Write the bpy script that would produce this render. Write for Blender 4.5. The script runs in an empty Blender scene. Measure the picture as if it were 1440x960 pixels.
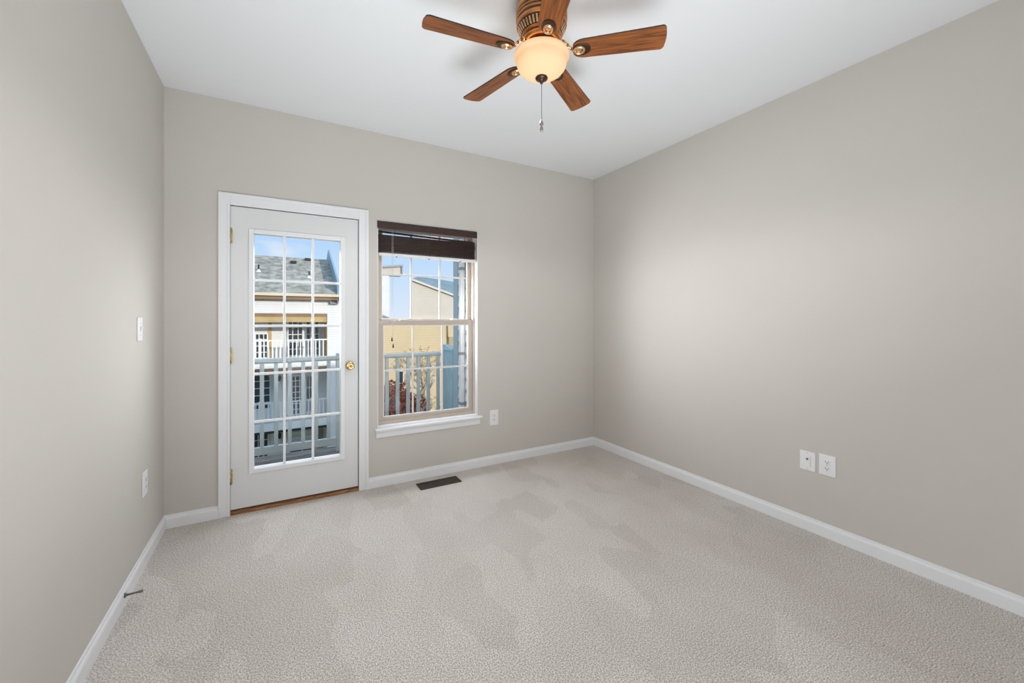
import bpy, bmesh, math, random
from mathutils import Vector, Matrix
random.seed(7)
R = math.radians
C = bpy.context.scene.collection
sc = bpy.context.scene

# ------------------------------------------------------------------ camera
TH = R(29.616)
cam = bpy.data.cameras.new('camera')
co = bpy.data.objects.new('camera', cam); C.objects.link(co)
co.location = (0.6254, -3.3080, 1.31)
co.rotation_euler = (R(90), 0, -TH)
cam.sensor_width = 36.0; cam.lens = 577.0 / 1440.0 * 36.0
cam.shift_y = -31.5 / 1440.0
cam.clip_start = 0.02; cam.clip_end = 500
sc.camera = co

# ------------------------------------------------------------------ exposure
sc.view_settings.view_transform = 'Standard'
sc.view_settings.look = 'None'
sc.view_settings.gamma = 1.0
sc.view_settings.use_curve_mapping = False
sc.view_settings.exposure = 0.0
sc.cycles.use_denoising = True
sc.cycles.max_bounces = 10
sc.cycles.diffuse_bounces = 6
sc.cycles.transparent_max_bounces = 16
sc.cycles.sample_clamp_indirect = 6.0
sc.cycles.caustics_reflective = False
sc.cycles.caustics_refractive = False

# ------------------------------------------------------------------ world sky
w = bpy.data.worlds.new('sky'); sc.world = w; w.use_nodes = True
nt = w.node_tree; N = nt.nodes; L = nt.links
for n in list(N): N.remove(n)
out = N.new('ShaderNodeOutputWorld'); bg = N.new('ShaderNodeBackground')
tc = N.new('ShaderNodeTexCoord'); sep = N.new('ShaderNodeSeparateXYZ')
L.new(tc.outputs['Generated'], sep.inputs[0])
rp = N.new('ShaderNodeValToRGB')
rp.color_ramp.elements[0].position = 0.0; rp.color_ramp.elements[0].color = (0.74, 0.84, 0.97, 1)
rp.color_ramp.elements[1].position = 0.5; rp.color_ramp.elements[1].color = (0.74, 1.04, 1.36, 1)
e = rp.color_ramp.elements.new(0.14); e.color = (0.52, 0.73, 0.99, 1)
e = rp.color_ramp.elements.new(0.22); e.color = (0.40, 0.63, 0.95, 1)
L.new(sep.outputs[2], rp.inputs[0])
mp = N.new('ShaderNodeMapping'); mp.inputs['Scale'].default_value = (1, 1, 3.0)
mp.inputs['Location'].default_value = (0.35, 0.1, 0.0)
L.new(tc.outputs['Generated'], mp.inputs[0])
nz = N.new('ShaderNodeTexNoise'); nz.inputs['Scale'].default_value = 5.0; nz.inputs['Detail'].default_value = 6
L.new(mp.outputs[0], nz.inputs['Vector'])
cr = N.new('ShaderNodeValToRGB')
cr.color_ramp.elements[0].position = 0.55; cr.color_ramp.elements[0].color = (0, 0, 0, 1)
cr.color_ramp.elements[1].position = 0.72; cr.color_ramp.elements[1].color = (0.8, 0.8, 0.8, 1)
L.new(nz.outputs['Fac'], cr.inputs[0])
mx = N.new('ShaderNodeMixRGB'); mx.inputs[2].default_value = (0.93, 0.93, 0.95, 1)
L.new(cr.outputs[0], mx.inputs[0]); L.new(rp.outputs[0], mx.inputs[1])
L.new(mx.outputs[0], bg.inputs[0]); bg.inputs[1].default_value = 1.0
L.new(bg.outputs[0], out.inputs[0])

# ------------------------------------------------------------------ sun, behind this house, low and from the right
AZ, EL = R(35), R(15.5)
sd = Vector((-math.sin(AZ) * math.cos(EL), math.cos(AZ) * math.cos(EL), -math.sin(EL)))
sl = bpy.data.lights.new('sun', 'SUN'); sl.energy = 3.3; sl.angle = R(0.6); sl.color = (1.0, 0.93, 0.83)
so = bpy.data.objects.new('sun', sl); C.objects.link(so)
so.rotation_euler = sd.to_track_quat('-Z', 'Y').to_euler(); so.location = (6, -20, 20)

# ------------------------------------------------------------------ large area lights
def area(name, loc, direction, sx, sy, power, col, spread=180):
    l = bpy.data.lights.new(name, 'AREA'); l.shape = 'RECTANGLE'; l.size = sx; l.size_y = sy
    l.energy = power; l.color = col; l.spread = R(spread)
    o = bpy.data.objects.new(name, l); C.objects.link(o); o.location = loc
    o.rotation_euler = Vector(direction).to_track_quat('-Z', 'Z').to_euler()
    return o
# added fill lamp before the closed rear wall, aimed at the right wall
area('rear_fill', (1.0, -4.6, 1.05), (0.75, 1, -0.08), 1.8, 1.8, 30, (0.93, 0.97, 1.0))
# added upward lamp below the frame, brightens the ceiling like a bounced flash
area('ceiling_fill', (1.35, -2.85, 0.35), (0.03, 0.60, 1), 1.5, 1.3, 28, (0.90, 0.96, 1.0), 130)
# added lamps outside the glass, boosting daylight off the sunlit houses
area('window_fill_east', (1.56, 0.32, 1.36), (1.79, -0.95, 0.05), 0.6, 0.65, 4.6, (0.98, 0.98, 1.0), 62)
area('door_fill_east', (0.55, 0.32, 1.34), (2.74, -1.25, 0.06), 0.6, 0.9, 4.9, (0.98, 0.98, 1.0), 50)
area('door_fill_west', (1.0, 0.32, 1.22), (-0.80, -0.62, 0.0), 0.6, 1.0, 2.6, (0.98, 0.98, 1.0), 58)
# added lamp outside the glass, boosting skylight on the carpet
area('sky_fill', (1.28, 0.30, 1.72), (0.0, -0.62, -0.78), 1.75, 0.35, 17, (0.97, 0.99, 1.0), 130)

# ------------------------------------------------------------------ materials
def mat(name, col, rough=0.6, metal=0.0, spec=0.5, var=0.0, vscale=8.0, bump=0.0, bscale=60.0, emit=None, estr=0.0, stretch=(1, 1, 1), col2=None):
    m = bpy.data.materials.new(name); m.use_nodes = True
    t = m.node_tree; b = t.nodes['Principled BSDF']
    b.inputs['Base Color'].default_value = (*col, 1); b.inputs['Roughness'].default_value = rough
    b.inputs['Metallic'].default_value = metal
    b.inputs['Specular IOR Level'].default_value = spec
    tcn = t.nodes.new('ShaderNodeTexCoord'); mpn = t.nodes.new('ShaderNodeMapping')
    mpn.inputs['Scale'].default_value = stretch
    t.links.new(tcn.outputs['Object'], mpn.inputs[0])
    if var > 0 or col2:
        n = t.nodes.new('ShaderNodeTexNoise'); n.inputs['Scale'].default_value = vscale; n.inputs['Detail'].default_value = 4
        t.links.new(mpn.outputs[0], n.inputs['Vector'])
        r = t.nodes.new('ShaderNodeValToRGB')
        a = [max(0, c * (1 - var)) for c in col]; z = [min(1, c * (1 + var)) for c in (col2 or col)]
        r.color_ramp.elements[0].position = 0.35; r.color_ramp.elements[0].color = (*a, 1)
        r.color_ramp.elements[1].position = 0.65; r.color_ramp.elements[1].color = (*z, 1)
        t.links.new(n.outputs['Fac'], r.inputs[0]); t.links.new(r.outputs[0], b.inputs['Base Color'])
    if bump > 0:
        n2 = t.nodes.new('ShaderNodeTexNoise'); n2.inputs['Scale'].default_value = bscale; n2.inputs['Detail'].default_value = 3
        t.links.new(mpn.outputs[0], n2.inputs['Vector'])
        bp = t.nodes.new('ShaderNodeBump'); bp.inputs['Strength'].default_value = bump; bp.inputs['Distance'].default_value = 0.01
        t.links.new(n2.outputs['Fac'], bp.inputs['Height']); t.links.new(bp.outputs[0], b.inputs['Normal'])
    if emit:
        b.inputs['Emission Color'].default_value = (*emit, 1); b.inputs['Emission Strength'].default_value = estr
    return m

def siding_mat(name, col, lap=0.115, dark=0.72, var=0.04):
    """Lap siding: boards one lap high, a thin darker groove at each lower edge."""
    m = mat(name, col, 0.7, var=var, vscale=0.7)
    t = m.node_tree; b = t.nodes['Principled BSDF']
    src = b.inputs['Base Color'].links[0].from_socket
    g = t.nodes.new('ShaderNodeNewGeometry'); s = t.nodes.new('ShaderNodeSeparateXYZ')
    t.links.new(g.outputs['Position'], s.inputs[0])
    d = t.nodes.new('ShaderNodeMath'); d.operation = 'DIVIDE'; d.inputs[1].default_value = lap
    f = t.nodes.new('ShaderNodeMath'); f.operation = 'FRACT'
    t.links.new(s.outputs[2], d.inputs[0]); t.links.new(d.outputs[0], f.inputs[0])
    r = t.nodes.new('ShaderNodeValToRGB')
    r.color_ramp.elements[0].position = 0.0; r.color_ramp.elements[0].color = (dark, dark, dark, 1)
    r.color_ramp.elements[1].position = 0.22; r.color_ramp.elements[1].color = (1, 1, 1, 1)
    t.links.new(f.outputs[0], r.inputs[0])
    mm = t.nodes.new('ShaderNodeMixRGB'); mm.blend_type = 'MULTIPLY'; mm.inputs[0].default_value = 1
    t.links.new(src, mm.inputs[1]); t.links.new(r.outputs[0], mm.inputs[2]); t.links.new(mm.outputs[0], b.inputs['Base Color'])
    bp = t.nodes.new('ShaderNodeBump'); bp.inputs['Strength'].default_value = 0.6; bp.inputs['Distance'].default_value = 0.02; bp.invert = True
    t.links.new(f.outputs[0], bp.inputs['Height']); t.links.new(bp.outputs[0], b.inputs['Normal'])
    return m

def wood_mat(name, a, c, scale=6.0, stretch=(1, 14, 14), rough=0.4):
    m = bpy.data.materials.new(name); m.use_nodes = True
    t = m.node_tree; b = t.nodes['Principled BSDF']; b.inputs['Roughness'].default_value = rough
    tcn = t.nodes.new('ShaderNodeTexCoord'); mpn = t.nodes.new('ShaderNodeMapping'); mpn.inputs['Scale'].default_value = stretch
    t.links.new(tcn.outputs['Object'], mpn.inputs[0])
    n = t.nodes.new('ShaderNodeTexNoise'); n.inputs['Scale'].default_value = scale; n.inputs['Detail'].default_value = 8; n.inputs['Distortion'].default_value = 0.6
    t.links.new(mpn.outputs[0], n.inputs['Vector'])
    r = t.nodes.new('ShaderNodeValToRGB')
    r.color_ramp.elements[0].position = 0.36; r.color_ramp.elements[0].color = (*a, 1)
    r.color_ramp.elements[1].position = 0.62; r.color_ramp.elements[1].color = (*c, 1)
    t.links.new(n.outputs['Fac'], r.inputs[0]); t.links.new(r.outputs[0], b.inputs['Base Color'])
    return m

def glass_mat(name, tint=(1, 1, 1), gloss=0.02):
    m = bpy.data.materials.new(name); m.use_nodes = True
    t = m.node_tree
    for n in list(t.nodes): t.nodes.remove(n)
    o = t.nodes.new('ShaderNodeOutputMaterial'); tr = t.nodes.new('ShaderNodeBsdfTransparent'); tr.inputs[0].default_value = (*tint, 1)
    gl = t.nodes.new('ShaderNodeBsdfGlossy'); gl.inputs['Roughness'].default_value = 0.02
    fr = t.nodes.new('ShaderNodeFresnel'); fr.inputs['IOR'].default_value = 1.45
    mu = t.nodes.new('ShaderNodeMath'); mu.operation = 'MULTIPLY'; mu.inputs[1].default_value = gloss * 10
    mx = t.nodes.new('ShaderNodeMixShader')
    t.links.new(fr.outputs[0], mu.inputs[0]); t.links.new(mu.outputs[0], mx.inputs[0])
    t.links.new(tr.outputs[0], mx.inputs[1]); t.links.new(gl.outputs[0], mx.inputs[2]); t.links.new(mx.outputs[0], o.inputs[0])
    return m

def carpet_mat():
    m = bpy.data.materials.new('carpet'); m.use_nodes = True
    t = m.node_tree; b = t.nodes['Principled BSDF']; b.inputs['Roughness'].default_value = 0.95
    b.inputs['Specular IOR Level'].default_value = 0.1
    tcn = t.nodes.new('ShaderNodeTexCoord')
    def noise(sc_, det, vec=None, dist=0.0):
        n = t.nodes.new('ShaderNodeTexNoise'); n.inputs['Scale'].default_value = sc_; n.inputs['Detail'].default_value = det
        n.inputs['Distortion'].default_value = dist
        t.links.new(vec or tcn.outputs['Object'], n.inputs['Vector']); return n
    def ramp(src, p0, c0, p1, c1):
        r = t.nodes.new('ShaderNodeValToRGB')
        r.color_ramp.elements[0].position = p0; r.color_ramp.elements[0].color = (*c0, 1)
        r.color_ramp.elements[1].position = p1; r.color_ramp.elements[1].color = (*c1, 1)
        t.links.new(src, r.inputs[0]); return r
    def mul(a, c, f=1.0):
        x = t.nodes.new('ShaderNodeMixRGB'); x.blend_type = 'MULTIPLY'; x.inputs[0].default_value = f
        t.links.new(a, x.inputs[1]); t.links.new(c, x.inputs[2]); return x.outputs[0]
    fine = ramp(noise(185, 3).outputs['Fac'], 0.38, (0.43, 0.39, 0.355), 0.62, (0.93, 0.88, 0.845))
    # vacuum tracks: broad patches with straight edges where the pile lies another way
    mpn = t.nodes.new('ShaderNodeMapping'); mpn.inputs['Rotation'].default_value = (0, 0, R(28)); mpn.inputs['Scale'].default_value = (1.0, 0.55, 1)
    t.links.new(tcn.outputs['Object'], mpn.inputs[0])
    wob = noise(2.2, 2, mpn.outputs[0])
    add = t.nodes.new('ShaderNodeMixRGB'); add.inputs[0].default_value = 0.10
    t.links.new(mpn.outputs[0], add.inputs[1]); t.links.new(wob.outputs['Color'], add.inputs[2])
    v = t.nodes.new('ShaderNodeTexVoronoi'); v.distance = 'MANHATTAN'; v.inputs['Scale'].default_value = 4.6
    t.links.new(add.outputs[0], v.inputs['Vector'])
    sp = t.nodes.new('ShaderNodeSeparateColor'); t.links.new(v.outputs['Color'], sp.inputs[0])
    patch = ramp(sp.outputs[0], 0.1, (0.905, 0.90, 0.895), 0.9, (1, 1, 1))
    blot = ramp(noise(1.6, 3).outputs['Fac'], 0.35, (0.93, 0.92, 0.91), 0.65, (1, 1, 1))
    col = mul(mul(fine.outputs[0], patch.outputs[0]), blot.outputs[0])
    t.links.new(col, b.inputs['Base Color'])
    n2 = noise(170, 4); n3 = noise(45, 2)
    am = t.nodes.new('ShaderNodeMath'); am.operation = 'ADD'
    t.links.new(n2.outputs['Fac'], am.inputs[0]); t.links.new(n3.outputs['Fac'], am.inputs[1])
    bp = t.nodes.new('ShaderNodeBump'); bp.inputs['Strength'].default_value = 0.55; bp.inputs['Distance'].default_value = 0.012
    t.links.new(am.outputs[0], bp.inputs['Height']); t.links.new(bp.outputs[0], b.inputs['Normal'])
    return m

M = {}
M['wall'] = mat('beige_wall_paint', (0.600, 0.570, 0.530), 0.75, spec=0.25, var=0.012, vscale=1.5, bump=0.04, bscale=220)
M['ceiling'] = mat('white_ceiling_paint', (0.80, 0.815, 0.835), 0.85, spec=0.2, bump=0.03, bscale=180)
M['trim'] = mat('white_trim_paint', (0.82, 0.83, 0.85), 0.4)
M['door'] = mat('white_door_paint', (0.74, 0.745, 0.75), 0.45)
M['plastic'] = mat('white_plastic', (0.84, 0.84, 0.85), 0.35)
M['dark'] = mat('dark_slot', (0.03, 0.03, 0.03), 0.6)
M['gap'] = mat('gap_shadow', (0.06, 0.06, 0.065), 0.8)
M['screw'] = mat('painted_screw', (0.6, 0.6, 0.62), 0.4, metal=0.4)
M['brass'] = mat('brass', (0.78, 0.56, 0.28), 0.22, metal=1.0, var=0.1, vscale=40)
M['brass_old'] = mat('aged_brass', (0.55, 0.42, 0.22), 0.35, metal=1.0, var=0.3, vscale=60)
M['threshold'] = wood_mat('threshold_wood', (0.20, 0.075, 0.02), (0.42, 0.19, 0.06), 8, (2, 14, 14), 0.45)
M['vinyl'] = mat('tan_vinyl', (0.50, 0.43, 0.37), 0.5, var=0.03, vscale=10)
M['muntin'] = mat('window_muntin', (0.70, 0.68, 0.66), 0.5)
M['glass'] = glass_mat('clear_glass')
M['blind'] = wood_mat('dark_brown_slat', (0.020, 0.009, 0.007), (0.055, 0.024, 0.017), 10, (1.2, 14, 30), 0.5)
M['blind_rail'] = mat('pale_blind_rail', (0.75, 0.74, 0.74), 0.4)
M['cord'] = mat('grey_cord', (0.55, 0.55, 0.55), 0.8)
M['tassel'] = mat('brown_tassel', (0.05, 0.028, 0.016), 0.5)
M['louver'] = mat('worn_bronze_louver', (0.10, 0.075, 0.055), 0.45, metal=0.3)
M['register'] = mat('bronze_register', (0.035, 0.025, 0.018), 0.5, metal=0.3)
M['steel'] = mat('dark_steel', (0.18, 0.17, 0.15), 0.4, metal=0.9)
M['rubber'] = mat('grey_rubber', (0.22, 0.20, 0.18), 0.8)
M['blade'] = wood_mat('fan_blade_wood', (0.095, 0.026, 0.005), (0.29, 0.088, 0.017), 5, (1.4, 16, 16), 0.45)
M['blade_edge'] = mat('dark_blade_edge', (0.03, 0.014, 0.008), 0.5)
M['bronze'] = mat('dark_bronze', (0.075, 0.045, 0.030), 0.35, metal=0.8, var=0.25, vscale=30)
M['copper'] = mat('copper_bronze', (0.52, 0.215, 0.075), 0.28, metal=0.9, var=0.15, vscale=30)
M['copper_light'] = mat('polished_copper', (0.72, 0.47, 0.27), 0.25, metal=0.9, var=0.1, vscale=30)
M['crystal'] = mat('smoky_crystal', (0.30, 0.26, 0.22), 0.1, metal=0.5)
M['carpet'] = carpet_mat()
# outdoors
M['rail_paint'] = mat('balcony_rail_paint', (0.56, 0.615, 0.615), 0.6, var=0.05, vscale=4)
M['deck'] = mat('weathered_deck', (0.22, 0.19, 0.165), 0.85, var=0.45, vscale=5, stretch=(1, 12, 1))
M['panel'] = mat('privacy_panel_paint', (0.42, 0.57, 0.63), 0.7, var=0.06, vscale=6)
M['own_siding'] = siding_mat('pale_siding', (0.80, 0.83, 0.84))
M['corner'] = mat('corner_board', (0.42, 0.52, 0.56), 0.7)
M['shingle_own'] = mat('own_roof_shingle', (0.2, 0.2, 0.2), 0.9, var=0.3, vscale=20)
M['white_siding'] = siding_mat('white_siding', (0.78, 0.765, 0.75), 0.115, 0.88)
M['white_out'] = mat('white_outdoor_trim', (0.82, 0.81, 0.80), 0.6)
M['tan_bounce_trim'] = mat('tan_trim_and_bounce', (0.52, 0.36, 0.15), 0.7, var=0.12, vscale=2)  # tan of the trim board, also paints warm bounce light in the recess
M['brown_trim'] = mat('brown_soffit_trim', (0.26, 0.15, 0.075), 0.7, var=0.15, vscale=2)
M['gutter'] = mat('cream_gutter', (0.70, 0.60, 0.44), 0.5)
M['shingle'] = mat('grey_shingle', (0.30, 0.285, 0.25), 0.95, var=0.35, vscale=3.5, bump=0.5, bscale=25)
M['pane'] = mat('dark_window_pane', (0.03, 0.045, 0.06), 0.08, spec=0.6)
M['parapet'] = mat('parapet_flashing', (0.24, 0.36, 0.46), 0.5)
M['black'] = mat('black_iron', (0.02, 0.02, 0.02), 0.5)
M['door_tan'] = mat('tan_entry_door', (0.36, 0.30, 0.24), 0.6)
M['blue_dark'] = mat('slate_blue_panel', (0.06, 0.09, 0.15), 0.4)
M['beige_wing'] = siding_mat('yellow_beige_siding', (0.62, 0.485, 0.30), 0.115, 0.80)
M['beige_gable'] = siding_mat('pale_beige_siding', (0.60, 0.535, 0.455), 0.115, 0.86)
M['beige_trim'] = mat('cream_fascia', (0.66, 0.60, 0.50), 0.6)
M['slate_roof'] = mat('slate_blue_roof', (0.17, 0.24, 0.28), 0.8, var=0.12, vscale=3)
M['teal'] = mat('teal_metal_flashing', (0.10, 0.42, 0.45), 0.4, metal=0.2)
M['grey_wall'] = siding_mat('pale_grey_siding', (0.70, 0.70, 0.71), 0.13, 0.95)
M['grey_edge'] = mat('grey_roof_edge', (0.32, 0.33, 0.36), 0.6)
M['meter'] = mat('tan_meter_box', (0.42, 0.32, 0.17), 0.6)
M['grass'] = mat('dry_lawn', (0.18, 0.17, 0.08), 0.95, var=0.35, vscale=1.5)
M['bark'] = mat('pale_bark', (0.68, 0.58, 0.46), 0.9, var=0.2, vscale=10)
M['red_leaf'] = mat('red_leaves', (0.42, 0.085, 0.04), 0.7, var=0.5, vscale=3)
M['yellow_leaf'] = mat('yellow_leaves', (0.60, 0.36, 0.10), 0.7, var=0.4, vscale=3)

def bowl_mat():
    m = bpy.data.materials.new('frosted_amber_glass'); m.use_nodes = True
    t = m.node_tree
    for n in list(t.nodes): t.nodes.remove(n)
    o = t.nodes.new('ShaderNodeOutputMaterial')
    d = t.nodes.new('ShaderNodeBsdfDiffuse'); d.inputs[0].default_value = (0.58, 0.43, 0.29, 1)
    tl = t.nodes.new('ShaderNodeBsdfTranslucent'); tl.inputs[0].default_value = (0.80, 0.55, 0.30, 1)
    tr = t.nodes.new('ShaderNodeBsdfTransparent'); tr.inputs[0].default_value = (1, 0.9, 0.75, 1)
    m1 = t.nodes.new('ShaderNodeMixShader'); m1.inputs[0].default_value = 0.05
    t.links.new(d.outputs[0], m1.inputs[1]); t.links.new(tl.outputs[0], m1.inputs[2])
    em = t.nodes.new('ShaderNodeEmission'); em.inputs[0].default_value = (1.0, 0.58, 0.30, 1); em.inputs[1].default_value = 0.34
    ad = t.nodes.new('ShaderNodeAddShader')
    t.links.new(m1.outputs[0], ad.inputs[0]); t.links.new(em.outputs[0], ad.inputs[1])
    t.links.new(ad.outputs[0], o.inputs[0])
    return m
M['bowl'] = bowl_mat()

# ------------------------------------------------------------------ mesh helpers
class MB:
    def __init__(self): self.bm = bmesh.new()
    def _merge(self, b, mtx=None):
        if mtx is not None: bmesh.ops.transform(b, matrix=mtx, verts=b.verts)
        me = bpy.data.meshes.new('tmp'); b.to_mesh(me); b.free()
        self.bm.from_mesh(me); bpy.data.meshes.remove(me)
    def box(self, x0, x1, y0, y1, z0, z1, bev=0.0, seg=2, mtx=None):
        b = bmesh.new(); bmesh.ops.create_cube(b, size=1)
        s = Matrix.Diagonal((abs(x1 - x0), abs(y1 - y0), abs(z1 - z0), 1))
        bmesh.ops.transform(b, matrix=Matrix.Translation(((x0 + x1) / 2, (y0 + y1) / 2, (z0 + z1) / 2)) @ s, verts=b.verts)
        if bev > 0:
            bmesh.ops.bevel(b, geom=b.edges[:], offset=bev, segments=seg, profile=0.5, affect='EDGES')
        self._merge(b, mtx); return self
    def lathe(self, prof, seg=48, mtx=None):
        """prof: (r, z) pairs; revolved about Z."""
        b = bmesh.new(); rings = []
        for r, z in prof:
            if r < 1e-5: rings.append([b.verts.new((0, 0, z))])
            else: rings.append([b.verts.new((r * math.cos(2 * math.pi * i / seg), r * math.sin(2 * math.pi * i / seg), z)) for i in range(seg)])
        for a, c in zip(rings, rings[1:]):
            for i in range(seg):
                j = (i + 1) % seg
                if len(a) == 1 and len(c) == 1: continue
                if len(a) == 1: b.faces.new((a[0], c[j], c[i]))
                elif len(c) == 1: b.faces.new((a[i], a[j], c[0]))
                else: b.faces.new((a[i], a[j], c[j], c[i]))
        bmesh.ops.recalc_face_normals(b, faces=b.faces)
        for f in b.faces: f.smooth = True
        self._merge(b, mtx); return self
    def prism(self, pts, a0, a1, axis='y', bev=0.0):
        """extrude a polygon: axis y -> pts are (x,z); axis x -> (y,z); axis z -> (x,y)."""
        b = bmesh.new()
        def P(p, a): return (p[0], a, p[1]) if axis == 'y' else ((a, p[0], p[1]) if axis == 'x' else (p[0], p[1], a))
        v0 = [b.verts.new(P(p, a0)) for p in pts]; v1 = [b.verts.new(P(p, a1)) for p in pts]
        b.faces.new(v0); b.faces.new(v1[::-1]); n = len(pts)
        for i in range(n): b.faces.new((v0[i], v1[i], v1[(i + 1) % n], v0[(i + 1) % n]))
        bmesh.ops.recalc_face_normals(b, faces=b.faces)
        if bev > 0: bmesh.ops.bevel(b, geom=b.edges[:], offset=bev, segments=2, profile=0.5, affect='EDGES')
        self._merge(b); return self
    def tube(self, p0, p1, r0, r1=None, seg=10, cap=True):
        r1 = r0 if r1 is None else r1
        p0 = Vector(p0); p1 = Vector(p1); d = p1 - p0
        b = bmesh.new()
        bmesh.ops.create_cone(b, cap_ends=cap, segments=seg, radius1=r0, radius2=r1, depth=d.length)
        for f in b.faces: f.smooth = len(f.verts) == 4
        self._merge(b, Matrix.Translation((p0 + p1) / 2) @ d.to_track_quat('Z', 'Y').to_matrix().to_4x4()); return self
    def path(self, pts, r, seg=8):
        for a, c in zip(pts, pts[1:]): self.tube(a, c, r, r, seg)
        return self
    def sphere(self, c, r, sc_=(1, 1, 1)):
        b = bmesh.new(); bmesh.ops.create_uvsphere(b, u_segments=16, v_segments=10, radius=r)
        for f in b.faces: f.smooth = True
        self._merge(b, Matrix.Translation(c) @ Matrix.Diagonal((*sc_, 1))); return self
    def face(self, pts):
        vs = [self.bm.verts.new(p) for p in pts]; self.bm.faces.new(vs); return self
    def build(self, name, m, parent=None, loc=None, rot=None):
        me = bpy.data.meshes.new(name); self.bm.to_mesh(me); self.bm.free()
        me.materials.append(m)
        o = bpy.data.objects.new(name, me); C.objects.link(o)
        if parent: o.parent = parent
        if loc: o.location = loc
        if rot: o.rotation_euler = rot
        return o

def tag(o, label=None, cat=None, group=None, kind=None):
    if label: o['label'] = label
    if cat: o['category'] = cat
    if group: o['group'] = group
    if kind: o['kind'] = kind
    return o
def thing(name, label, cat, loc=(0, 0, 0), rotz=0, group=None, kind=None):
    o = bpy.data.objects.new(name, None); C.objects.link(o); o.empty_display_size = 0.1
    o.location = loc; o.rotation_euler = (0, 0, rotz)
    return tag(o, label, cat, group, kind)

# ------------------------------------------------------------------ room shell
W, H, YF, T = 3.487, 2.766, -4.9, 0.16
DX0, DX1, DZ1 = 0.341, 1.158, 2.072          # door opening
WX0, WX1, WZ0, WZ1 = 1.297, 2.156, 0.462, 2.085   # window opening

o = MB().box(0, W, YF, 0, -0.12, 0).build('floor', M['carpet']); tag(o, 'beige cut pile carpet with vacuum tracks', 'floor', kind='structure')
o = MB().box(-T, W + T, YF - T, T, H, H + 0.12).build('ceiling', M['ceiling']); tag(o, 'smooth white ceiling', 'ceiling', kind='structure')
o = MB().box(-T, 0, YF - T, T, -0.12, H).build('wall_left', M['wall']); tag(o, 'beige wall left of the door', 'wall', kind='structure')
o = MB().box(W, W + T, YF - T, T, -0.12, H).build('wall_right', M['wall']); tag(o, 'long beige wall on the right', 'wall', kind='structure')
o = MB().box(0, W, YF - T, YF, -0.12, H).build('wall_front', M['wall']); tag(o, 'beige wall behind the viewpoint', 'wall', kind='structure')
b = MB()
b.box(0, DX0, 0, T, -0.12, H); b.box(DX0, DX1, 0, T, DZ1, H); b.box(DX0, DX1, 0, T, -0.12, 0.0)
b.box(DX1, WX0, 0, T, -0.12, H); b.box(WX0, WX1, 0, T, WZ1, H); b.box(WX0, WX1, 0, T, -0.12, WZ0); b.box(WX1, W, 0, T, -0.12, H)
o = b.build('wall_back', M['wall']); tag(o, 'beige wall holding the glazed door and the window', 'wall', kind='structure')

def baseboard(name, a, c, n, label):
    """profile run from a to c; n = unit vector into the room."""
    prof = [(0, 0), (0.014, 0), (0.014, 0.058), (0.011, 0.066), (0.007, 0.070), (0.006, 0.080), (0.0, 0.082)]
    a = Vector(a); c = Vector(c); n = Vector(n); b = MB(); bm = b.bm
    r0 = [bm.verts.new((a.x + n.x * d, a.y + n.y * d, z)) for d, z in prof]
    r1 = [bm.verts.new((c.x + n.x * d, c.y + n.y * d, z)) for d, z in prof]
    bm.faces.new(r0); bm.faces.new(r1[::-1]); k = len(prof)
    for i in range(k): bm.faces.new((r0[i], r1[i], r1[(i + 1) % k], r0[(i + 1) % k]))
    bmesh.ops.recalc_face_normals(bm, faces=bm.faces)
    o = b.build(name, M['trim']); tag(o, label, 'baseboard', kind='structure'); return o
baseboard('baseboard_left', (0, YF, 0), (0, 0, 0), (1, 0, 0), 'white baseboard along the left wall')
baseboard('baseboard_back', (0.0, 0, 0), (0.281, 0, 0), (0, -1, 0), 'short white baseboard left of the door')
baseboard('baseboard_window', (1.226, 0, 0), (W, 0, 0), (0, -1, 0), 'white baseboard under the window')
baseboard('baseboard_right', (W, YF, 0), (W, 0, 0), (-1, 0, 0), 'white baseboard along the right wall')
baseboard('baseboard_front', (0.014, YF, 0), (W - 0.014, YF, 0), (0, 1, 0), 'white baseboard behind the viewpoint')

# ------------------------------------------------------------------ door casing, threshold, jamb
CO0, CO1, CZ = 0.279, 1.228, 2.148
b = MB()
def casing_leg(x0, x1, outer_left):
    b.box(x0, x1, -0.012, 0, 0, CZ, 0.002)
    if outer_left: b.box(x0, x0 + 0.022, -0.019, -0.012, 0, CZ, 0.003); b.box(x1 - 0.016, x1, -0.015, -0.012, 0, DZ1 + 0.008, 0.0015)
    else: b.box(x1 - 0.022, x1, -0.019, -0.012, 0, CZ, 0.003); b.box(x0, x0 + 0.016, -0.015, -0.012, 0, DZ1 + 0.008, 0.0015)
casing_leg(CO0, DX0 + 0.003, True); casing_leg(DX1 - 0.001, CO1, False)
b.box(DX0 + 0.003, DX1 - 0.001, -0.012, 0, DZ1 - 0.001, CZ, 0.002); b.box(CO0 + 0.02, CO1 - 0.02, -0.019, -0.012, CZ - 0.022, CZ, 0.003)
b.box(DX0, DX0 + 0.012, 0.050, T, 0.03, DZ1); b.box(DX1 - 0.012, DX1, 0.050, T, 0.03, DZ1); b.box(DX0 + 0.012, DX1 - 0.012, 0.050, T, DZ1 - 0.014, DZ1)
o = b.build('trim_1', M['trim']); tag(o, 'white casing around the glazed door', 'door casing', kind='structure')
b = MB().box(DX0, DX1, -0.006, T, 0.0, 0.022, 0.002).box(DX0, DX1, 0.012, T, 0.022, 0.026, 0.001)
o = b.build('trim_2', M['threshold']); tag(o, 'brown wood threshold under the glazed door', 'threshold', kind='structure')

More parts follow.
